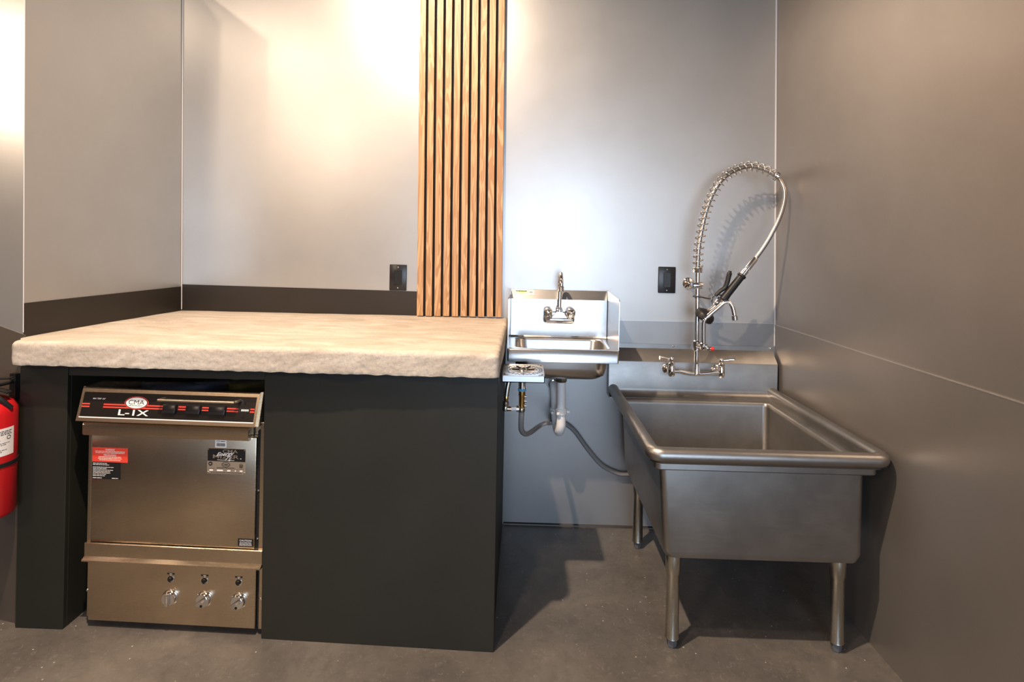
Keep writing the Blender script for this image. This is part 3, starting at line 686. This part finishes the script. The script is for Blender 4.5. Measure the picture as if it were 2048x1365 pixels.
# hose inside the spring, then down to the spray valve
spring_path = smooth_path([(.751, FY, 1.186), (.753, FY, 1.275), (.765, FY, 1.361), (.784, FY, 1.448), (.813, FY, 1.524), (.854, FY, 1.585), (.903, FY, 1.621), (.967, FY, 1.639), (1.031, FY, 1.625), (1.080, FY, 1.598)], 24)
def resample(P, n):
    P = [Vector(p) for p in P]; ds = [0]
    for i in range(1, len(P)): ds.append(ds[-1] + (P[i] - P[i - 1]).length)
    out = []; j = 0
    for k in range(n):
        s = ds[-1] * k / (n - 1)
        while j < len(P) - 2 and ds[j + 1] < s: j += 1
        t = (s - ds[j]) / max(1e-9, ds[j + 1] - ds[j]); out.append(P[j].lerp(P[j + 1], t))
    return out, ds[-1]
hose_path = spring_path + smooth_path([(1.080, FY - .002, 1.598), (1.096, FY - .012, 1.574), (1.104, FY - .028, 1.530), (1.098, FY - .036, 1.480), (1.078, FY - .04, 1.415), (1.045, FY - .042, 1.345), (1.010, FY - .042, 1.285), (.974, FY - .042, 1.234)], 16)[1:]
HP, HL = resample(hose_path, 420)
bm = tube(BM(), HP, .0078, 12, rib=.0016); obj('flexible_hose', bm, M_galv2, pf, ang=70)
n_turn = 25; N = n_turn * 20
SPp, SL = resample(spring_path, N + 1); P, T, Fm = frames(SPp); hel = []
for i, (p, (u, v)) in enumerate(zip(P, Fm)):
    a_ = 2 * math.pi * i / 20; rad = .0205
    hel.append(p + u * rad * math.cos(a_) + v * rad * math.sin(a_))
bm = tube(BM(), hel, .0029, 8); obj('coil_spring', bm, M_spring, pf, ang=70)
bm = BM()
for k in range(4):
    z = 1.178 + k * .0058; lathe(bm, [(.017, -.0028), (.0208, -.0022), (.0225, 0), (.0208, .0022), (.017, .0028)], (.751, FY, z), (0, 0, 1), 24)
obj('spring_collar', bm, M_chrome, pf)
bm = BM(); d = (Vector((1.089, FY, 1.592)) - Vector((1.031, FY, 1.625))).normalized()
for k in range(3): lathe(bm, [(.017, -.0028), (.0208, -.0022), (.0225, 0), (.0208, .0022), (.017, .0028)], Vector((1.072, FY, 1.602)) + d * (.0058 * k), d, 24)
obj('spring_collar', bm, M_chrome, pf)
# spray valve
A = Vector((.978, FY - .042, 1.240)); B = Vector((.846, FY - .046, 1.066)); d = (B - A).normalized(); LL = (B - A).length
bm = BM(); lathe(bm, [(.0100, -.006), (.0125, 0), (.0125, .050), (.0105, .052), (.0105, .060), (.0130, .062), (.0130, .088)], A, d, 20); obj('hose_ferrule', bm, M_chrome, pf)
bm = BM(); lathe(bm, [(.0130, .084), (.0185, .086), (.0185, .094), (.0155, .098), (.0160, LL - .030), (.0175, LL - .012), (.0170, LL)], A, d, 20); obj('grip', bm, M_rubber, pf)
bm = BM(); C0 = Vector((.832, FY - .040, 1.052)); lathe(bm, [(.012, -.024), (.018, -.016), (.019, .010), (.012, .020)], C0, d, 18)
tube(bm, smooth_path([C0, (.815, FY - .036, 1.034), (.796, FY - .030, 1.015), (.786, FY - .024, 1.004)], 5), [.011, .011, .0105, .010, .0098, .0095, .0095, .0095, .0095, .0095, .0095, .0095, .010, .010, .011, .012], 14); obj('valve_body', bm, M_chrome, pf)
bm = BM(); lathe(bm, [(.012, -.006), (.026, .000), (.036, .006), (.041, .016), (.041, .032), (.036, .038), (.026, .039), (.023, .035), (.001, .035)], (.790, FY - .026, 1.010), (-.50, .28, -.82), 30); obj('spray_head', bm, M_rubber, pf)
lev = [(.818, FY - .036, 1.082), (.838, FY - .036, 1.102), (.856, FY - .036, 1.116), (.866, FY - .036, 1.140), (.872, FY - .036, 1.166), (.878, FY - .036, 1.188)]
LP = smooth_path(lev, 6); P, T, Fm = frames(LP); rings = []
for i, (p, t) in enumerate(zip(P, T)):
    f = i / (len(P) - 1); w = .0085 + .004 * math.sin(math.pi * min(1, f * 1.1)); th = .0075 + .0035 * f
    if f > .9: th *= .6; w *= .7
    s_ = Vector((0, 1, 0)); n_ = t.cross(s_).normalized()
    rings.append([p + n_ * th * math.cos(2 * math.pi * k / 12) + s_ * w * math.sin(2 * math.pi * k / 12) for k in range(12)])
obj('squeeze_lever', skin(BM(), rings), M_rubber, pf, ang=60)

# ------------------------------------------------------------------ small wall-mounted hand sink
hs = thing('hand_sink', 'small bright stainless hand sink with side splashes hung on the back wall', 'sink', (.16, -.005, .74))
HX0, HX1, HYF, HYB, HZ = -.058, .385, -.332, -.006, .868
bm = BM(); rings = []
for (x0, x1, y0, y1, r, z) in ((.14, .18, -.18, -.14, .018, .732), (.00, .32, -.27, -.08, .05, .736), (-.018, .342, -.295, -.064, .06, .752), (-.026, .350, -.302, -.056, .055, .785), (-.030, .353, -.305, -.052, .05, .862)):
    rings.append(rrect(x0, x1, y0, y1, r, z))
skin(bm, rings, cap0=True, cap1=False); obj('bowl', bm, M_steel, hs, ang=60)
bm = BM(); rings = []
for (x0, x1, y0, y1, r, z) in ((.14, .18, -.18, -.14, .018, .7345), (.005, .315, -.265, -.085, .045, .739), (-.014, .338, -.291, -.068, .056, .755), (-.022, .346, -.298, -.060, .052, .786), (-.026, .349, -.301, -.056, .047, .856), (-.029, .352, -.304, -.053, .048, .8635), (-.036, .359, -.310, -.047, .048, .8665), (-.044, .371, -.320, -.036, .02, .8655), (HX0 + .002, HX1 - .002, HYF + .003, HYB - .010, .006, .8660), (HX0, HX1, HYF, HYB - .010, .006, .8630), (HX0, HX1, HYF, HYB - .010, .006, .816), (HX0 + .003, HX1 - .003, HYF + .003, HYB - .012, .004, .8145)):
    rings.append(rrect(x0, x1, y0, y1, r, z))
skin(bm, rings, cap0=True, cap1=False); obj('basin_apron', bm, M_steel, hs, ang=50)
bm = BM(); extrude_x(bm, [(-.005, 1.077), (-.008, 1.077), (-.028, 1.036), (-.028, .872), (-.032, .866), (-.005, .866)], HX0 + .0055, HX1 - .0055); obj('backsplash', bm, M_steel, hs, ang=25)  # ends inset: the dark gaps stand in for reflected corner lines
for x0, x1 in ((HX0 - .0005, HX0 + .0025), (HX1 - .0025, HX1 + .0005)):
    bm = BM(); extrude_x(bm, [(-.005, 1.080), (-.020, 1.080), (HYF + .012, 1.070), (HYF + .004, 1.062), (HYF + .004, .866), (-.005, .866)], x0, x1); obj('side_splash', bm, M_steel, hs, ang=25)
bm = BM(); lathe(bm, [(.030, 0), (.030, .004), (.018, .006), (.001, .004)], (.17, -.17, .736), (0, 0, 1), 22); obj('drain', bm, M_chrome, hs)
# sticker on the sloping top of the backsplash
n_s = Vector((0, -.041, -.020)).normalized()
def on_slope(bm):   # x stays, z runs down the slope from the top edge
    dn = Vector((0, -.020, -.041)).normalized(); no = Vector((0, -.041, .020)).normalized()
    return flip_bm(bm, lambda c: Vector((c.x, -.008, 1.077)) + dn * (-c.z) + no * (-c.y))
bm = BM(); box(bm, -.052, .050, -.0006, -.0001, -.026, -.001); st = obj('sticker', on_slope(bm), M_cream, hs)
bm = BM(); ellipse(bm, -.004, -.0095, .022, .0035, -.0009, 20); ellipse(bm, -.002, -.0165, .020, .0012, -.0009, 20); obj('print', on_slope(bm), M_green, st)
bm = BM(); rows(bm, -.033, .018, -.006, 1, .005, .0040, -.0009, 61, False, (.98, 1)); rows(bm, .030, .042, -.011, 1, .005, .0040, -.0006, 62, False, (.98, 1)); obj('print', on_slope(bm), M_ink, st)

# gooseneck faucet of the hand sink
gf = thing('gooseneck_faucet', 'chrome gooseneck faucet with two round handles on the hand sink backsplash', 'faucet', (.163, -.029, .95))
bm = BM(); box(bm, .092, .234, -.040, -.0285, .932, .985, .008, 3); obj('base_plate', bm, M_chrome, gf)
bm = BM(); lathe(bm, [(.008, 0), (.0165, .006), (.0185, .016), (.0185, .117), (.0165, .127), (.008, .133)], (.0965, -.066, .951), (1, 0, 0), 22)
hexa(bm, [(.130, -.082, .960), (.196, -.082, .960), (.196, -.045, .960), (.130, -.045, .960)], [(.150, -.080, .985), (.176, -.080, .985), (.176, -.050, .985), (.150, -.050, .985)])
lathe(bm, [(.0145, 0), (.0145, .012), (.012, .014), (.0125, .020), (.0105, .022)], (.163, -.066, .984), (0, 0, 1), 18); obj('mixer_body', bm, M_chrome, gf, ang=40)
for x in (.113, .214):
    bm = BM(); ax = (0, -.55, .83); lathe(bm, [(.013, 0), (.013, .018), (.0175, .020), (.0195, .026), (.0195, .040), (.0175, .047), (.012, .052), (.0045, .053), (.004, .051), (.0005, .051)], (x, -.062, .955), ax, 20); obj('handle', bm, M_chrome, gf)
gp = [(.163, -.066, 1.00), (.163, -.066, 1.105)] + [Vector((.163 - .0008 * k, -.113 - .047 * math.cos(math.pi + math.pi * k / 10) * -1 * -1, 1.112 + .047 * math.sin(math.pi * k / 10))) for k in range(0)]
gp += [Vector((.163, -.112 + .046 * math.cos(math.radians(t)), 1.112 + .046 * math.sin(math.radians(t)))) for t in range(0, 191, 10)]
bm = tube(BM(), gp, .0086, 14); gn = obj('gooseneck', bm, M_chrome, gf, ang=60)
e = gp[-1]; bm = BM(); lathe(bm, [(.0088, -.004), (.0118, 0), (.0118, .018), (.0095, .021)], e, (.02, .10, -1), 18); obj('aerator', bm, M_chrome, gn)

# ------------------------------------------------------------------ white P-trap under the hand sink
pt = thing('drain_trap', 'white plastic drain trap under the hand sink, running into the back wall', 'pipe', (.17, -.10, .46))
bm = BM(); lathe(bm, [(.0225, 0), (.0235, .004), (.0235, .020), (.0215, .022), (.0215, .032)], (.170, -.172, .700), (0, 0, 1), 8); obj('drain_nut', bm, M_galv, pt, ang=20)
bm = BM(); cyl(bm, (.172, -.172, .560), (.170, -.172, .704), .0185, 24); obj('tailpiece', bm, M_pvc, pt)
ub = [(.172, -.172, .590), (.173, -.172, .520)] + [(.173 - .016 * (k / 10), -.122 - .050 * math.cos(math.radians(18 * k)), .515 - .040 * math.sin(math.radians(18 * k))) for k in range(0, 11)] + [(.154, -.072, .560)]
bm = tube(BM(), ub, .0205, 20); obj('u_bend', bm, M_pvc, pt, ang=60)
for (x, y, z) in ((.172, -.172, .575), (.154, -.072, .548)):
    bm = BM(); lathe(bm, [(.0225, -.012), (.0255, -.010), (.0255, .010), (.0225, .012)], (x, y, z), (0, 0, 1), 18)
    for k in range(3):
        a_ = math.radians(120 * k + 2); cx_, cy_ = x + .030 * math.cos(a_), y + .030 * math.sin(a_)
        box(bm, cx_ - .0065, cx_ + .0065, cy_ - .005, cy_ + .005, z - .009, z + .003, .0015, 1)
    obj('slip_nut', bm, M_pvc, pt, ang=30)
bm = tube(BM(), smooth_path([(.154, -.072, .540), (.150, -.072, .610), (.147, -.066, .640), (.145, -.050, .655), (.144, -.025, .658), (.144, -.003, .658)], 6), .0190, 20); obj('trap_arm', bm, M_pvc, pt, ang=60)
bm = BM(); lathe(bm, [(.034, 0), (.033, .004), (.024, .010), (.0205, .012)], (.144, -.0045, .658), (0, -1, 0), 26); obj('wall_flange', bm, M_pvc, pt)
bm = BM(); lathe(bm, [(.0185, -.002), (.0235, 0), (.0235, .014), (.0185, .016)], (.1455, -.036, .657), (0, -1, 0), 20); obj('compression_ring', bm, M_chrome, pt)

# ------------------------------------------------------------------ glass rinser fixed to the counter side
gr = thing('glass_rinser', 'small square stainless glass rinser on the right side of the counter base', 'rinser', (.006, -.52, .80))
GX0, GX1, GY0, GY1, GZ0, GZ1 = -.068, .081, -.618, -.432, .803, .826
cx_, cy_ = .006, -.525
bm = BM()
# tray walls + floor
box(bm, GX0, GX1, GY0, GY0 + .003, GZ0, GZ1); box(bm, GX0, GX1, GY1 - .003, GY1, GZ0, GZ1); box(bm, GX0, GX0 + .003, GY0, GY1, GZ0, GZ1); box(bm, GX1 - .003, GX1, GY0, GY1, GZ0, GZ1); box(bm, GX0, GX1, GY0, GY1, GZ0, GZ0 + .003)
obj('tray', bm, M_steel, gr)
bm = BM(); lathe(bm, [(.0005, 0), (.048, 0), (.051, .002), (.051, .0005), (.0005, -.002)], ((GX0 + GX1) / 2, (GY0 + GY1) / 2, GZ1 - .004), (0, 0, 1), 36); obj('raised_tray_floor', bm, M_trayfloor, gr)  # pale disc added below the lid to imitate the tray floor's bright reflection
# perforated lid with a round opening
bm = BM(); n = 48; R1 = .052
def sq(a):
    c, s = math.cos(a), math.sin(a); hx = (GX1 - GX0) / 2 if c > 0 else (GX1 - GX0) / 2; hy = (GY1 - GY0) / 2
    k = min(hx / max(1e-6, abs(c)), hy / max(1e-6, abs(s))); mx_, my_ = (GX0 + GX1) / 2, (GY0 + GY1) / 2
    return mx_ + c * k, my_ + s * k
angs = [2 * math.pi * k / n for k in range(n)]
hxm, hym = (GX0 + GX1) / 2, (GY0 + GY1) / 2
rings = [[(*sq(a), GZ1 - .001) for a in angs], [(*sq(a), GZ1 + .001) for a in angs], [(hxm + R1 * math.cos(a), hym + R1 * math.sin(a), GZ1 + .001) for a in angs], [(hxm + R1 * math.cos(a), hym + R1 * math.sin(a), GZ1 - .004) for a in angs]]
skin(bm, rings, cap0=False, cap1=False); lid = obj('lid', bm, M_steel, gr, ang=30)
bm = BM()
for ring_r, cnt in ((.059, 26), (.067, 30)):
    for k in range(cnt):
        a = 2 * math.pi * (k + .5 * (cnt == 30)) / cnt; x, y = hxm + ring_r * math.cos(a), hym + ring_r * 1.12 * math.sin(a)
        lathe(bm, [(.0034, 0), (.0034, .0005)], (x, y, GZ1 + .0009), (0, 0, 1), 8)
for sx in (-1, 1):
    for sy in (-1, 1):
        for dx, dy in ((.064, .080), (.056, .084), (.066, .070)):
            lathe(bm, [(.0034, 0), (.0034, .0005)], (hxm + sx * dx, hym + sy * dy, GZ1 + .0009), (0, 0, 1), 8)
obj('drain_holes', bm, M_ink, lid)['kind'] = 'stuff'
bm = BM()
for k in range(5):
    a = math.radians(90 + 72 * k + 36); p0 = Vector((hxm, hym, GZ1 + .002)); p1 = p0 + Vector((.042 * math.cos(a), .042 * math.sin(a), .003))
    tube(bm, [p0, p0.lerp(p1, .5), p1], [.0030, .0036, .0030], 10)
obj('spray_arms', bm, M_bplastic, gr)
bm = BM(); lathe(bm, [(.016, -.006), (.016, .004), (.010, .009), (.006, .012), (.001, .013)], (hxm, hym, GZ1), (0, 0, 1), 20); obj('spray_nozzle', bm, M_chrome, gr)
bm = BM(); cyl(bm, (.003, -.555, .766), (.003, -.555, .804), .0125, 20); obj('stem', bm, M_chrome, gr)
bm = BM(); lathe(bm, [(.0135, 0), (.0145, .001), (.0145, .008), (.0135, .009)], (.003, -.555, .758), (0, 0, 1), 20); obj('blue_collar', bm, M_blue, gr)
bm = BM(); lathe(bm, [(.0100, 0), (.0105, .004), (.0105, .040), (.0120, .044), (.0120, .060)], (.003, -.555, .698), (0, 0, 1), 18); obj('brass_valve', bm, M_brass, gr)
bm = BM()
for k, z in enumerate((.705, .722, .738)): cyl(bm, (.012, -.557, z), (.020, -.557, z), .0045, 10)
lathe(bm, [(.010, 0), (.012, .003), (.012, .014), (.010, .017)], (.003, -.555, .683), (0, 0, 1), 14); obj('valve_ports', bm, M_galv, gr)
bm = BM(); lathe(bm, [(.008, 0), (.0115, .001), (.0115, .009), (.008, .010)], (-.006, -.555, .694), (-1, 0, 0), 14); obj('elbow_nut', bm, M_chrome, gr)
bm = BM(); cyl(bm, (-.014, -.555, .694), (-.036, -.555, .693), .0078, 14); obj('white_coupling', bm, M_pvc, gr)
bm = BM(); cyl(bm, (-.034, -.555, .693), (-.044, -.555, .693), .0082, 14); obj('copper_sleeve', bm, M_copper, gr)
bm = BM(); lathe(bm, [(.010, 0), (.0115, .004), (.009, .016), (.011, .020), (.011, .032), (.007, .036)], (-.055, -.555, .686), (.05, 0, 1), 14); cyl(bm, (-.043, -.555, .693), (-.058, -.555, .693), .0085, 12); obj('elbow_fitting', bm, M_galv, gr)
bm = BM(); lathe(bm, [(.006, 0), (.008, .004), (.008, .012), (.006, .018)], (-.053, -.555, .722), (.05, 0, 1), 12); obj('brass_fitting', bm, M_brass, gr)
bm = BM(); tube(bm, smooth_path([(-.052, -.555, .738), (-.049, -.553, .765), (-.044, -.550, .790), (-.036, -.548, .804)], 5), .0085, 12); obj('supply_tube', bm, M_galv, gr)

# clear hose from the rinser valve past the trap and behind the utility sink
hp = [(.003, -.555, .684), (.002, -.552, .650), (.004, -.535, .612), (.018, -.505, .588), (.040, -.460, .580), (.075, -.360, .572), (.105, -.240, .545), (.125, -.120, .505), (.140, -.040, .482), (.170, -.022, .480), (.205, -.020, .470), (.247, -.018, .438), (.305, -.018, .362), (.365, -.018, .294), (.420, -.018, .262), (.480, -.020, .250), (.60, -.020, .27), (.70, -.03, .28)]
bm = tube(BM(), smooth_path(hp, 8), .0102, 14); tag(obj('clear_hose', bm, M_hose, ang=60), 'translucent grey hose sagging from the glass rinser past the white trap to the utility sink', 'hose')

# ------------------------------------------------------------------ fire extinguisher on the end of the partition
ecx, ecy = -1.672, -.832
fe = thing('fire_extinguisher', 'red fire extinguisher with white label and black strap at the left edge', 'fire extinguisher', (ecx, ecy, .395))
ER = .072
bm = BM(); lathe(bm, [(.055, 0), (.066, .004), (ER, .014), (ER, .325), (.070, .338), (.060, .356), (.042, .370), (.026, .378), (.022, .384)], (ecx, ecy, .395), (0, 0, 1), 48); obj('cylinder', bm, M_red, fe, ang=60)
bm = BM(); lathe(bm, [(ER - .001, 0), (ER + .0025, .001), (ER + .0025, .013), (ER - .001, .014)], (ecx, ecy, .556), (0, 0, 1), 48); obj('strap', bm, M_rubber, fe)
def on_cyl(a0, a1, z0, z1, r, n=18):
    bm = BM(); rings = []
    for k in range(n + 1):
        a = math.radians(a0 + (a1 - a0) * k / n); rings.append([(ecx + r * math.cos(a), ecy + r * math.sin(a), z) for z in (z0, z1)])
    return skin(bm, rings, closed_ring=False)
lab = obj('label', on_cyl(-140, 10, .592, .678, ER + .0006), M_white, fe, ang=60)
bm = BM(); rl = random.Random(9)
for z, h, e in ((.670, .0024, 4), (.665, .0024, 0), (.660, .0024, 3), (.643, .0016, -22), (.633, .0016, -2), (.628, .0016, -10), (.612, .0016, -8), (.607, .0016, -18)):
    a = -140
    while a < e:
        b = min(a + rl.uniform(3, 9), e); t = on_cyl(a, b, z - h, z, ER + .0010, 2); me = bpy.data.meshes.new('tmp'); t.to_mesh(me); t.free(); bm.from_mesh(me); bpy.data.meshes.remove(me); a = b + 1.2
obj('print', bm, mat('label_grey_ink', (.10, .09, .10), .6), lab, recalc=False)
bm = BM(); aa = math.radians(-4); c0 = Vector((ecx + (ER + .001) * math.cos(aa), ecy + (ER + .001) * math.sin(aa), .648)); tg = Vector((-math.sin(aa), math.cos(aa), 0))
skin(bm, [[c0 + tg * r_ * math.cos(2 * math.pi * k / 20) + Vector((0, 0, r_ * math.sin(2 * math.pi * k / 20))) for k in range(20)] for r_ in (.0062, .0046)], cap0=False, cap1=False); obj('approval_mark', bm, M_ink, lab)
bm = BM(); lathe(bm, [(.020, 0), (.022, .006), (.022, .016), (.016, .020), (.014, .040), (.016, .046), (.012, .052)], (ecx, ecy, .776), (0, 0, 1), 20); obj('valve_head', bm, M_bplastic, fe)
def strap_lever(z0, z1, L_):
    d = Vector((.72, .10, 0)).normalized(); s_ = Vector((-d.y, d.x, 0)); o_ = Vector((ecx, ecy, 0)) - d * .02
    P_ = smooth_path([o_ + Vector((0, 0, z0)), o_ + d * .03 + Vector((0, 0, z0 + .006)), o_ + d * .06 + Vector((0, 0, (z0 + z1) / 2 + .004)), o_ + d * L_ + Vector((0, 0, z1))], 5)
    return skin(BM(), [[p + s_ * .011 + Vector((0, 0, .002)), p - s_ * .011 + Vector((0, 0, .002)), p - s_ * .011 - Vector((0, 0, .002)), p + s_ * .011 - Vector((0, 0, .002))] for p in P_])
obj('top_lever', strap_lever(.818, .828, .085), M_bplastic, fe); obj('carry_handle', strap_lever(.790, .782, .080), M_bplastic, fe)
bm = tube(BM(), smooth_path([(ecx + .010, ecy - .012, .792), (ecx + .032, ecy - .020, .785), (ecx + .055, ecy - .014, .765), (ecx + .070, ecy + .004, .735)], 6), .0075, 10); obj('discharge_hose', bm, M_rubber, fe)
bm = BM(); bx_ = -1.660
hexa(bm, [(bx_ - .014, -.760, .738), (bx_ + .012, -.766, .738), (bx_ + .0135, -.7535, .738), (bx_ - .012, -.7475, .738)], [(bx_ - .014, -.760, .826), (bx_ + .012, -.766, .826), (bx_ + .0135, -.7535, .826), (bx_ - .012, -.7475, .826)])
tube(bm, [(bx_, -.760, .800), (bx_ - .004, -.80, .800), (ecx, ecy, .800)], .006, 8); obj('wall_bracket', bm, M_bplastic, fe)
bm = BM(); lathe(bm, [(.005, 0), (.004, .003), (.0008, .004)], (bx_ - .002, -.7635, .812), (-.2, -1, 0), 12); obj('screw', bm, M_galv, fe)
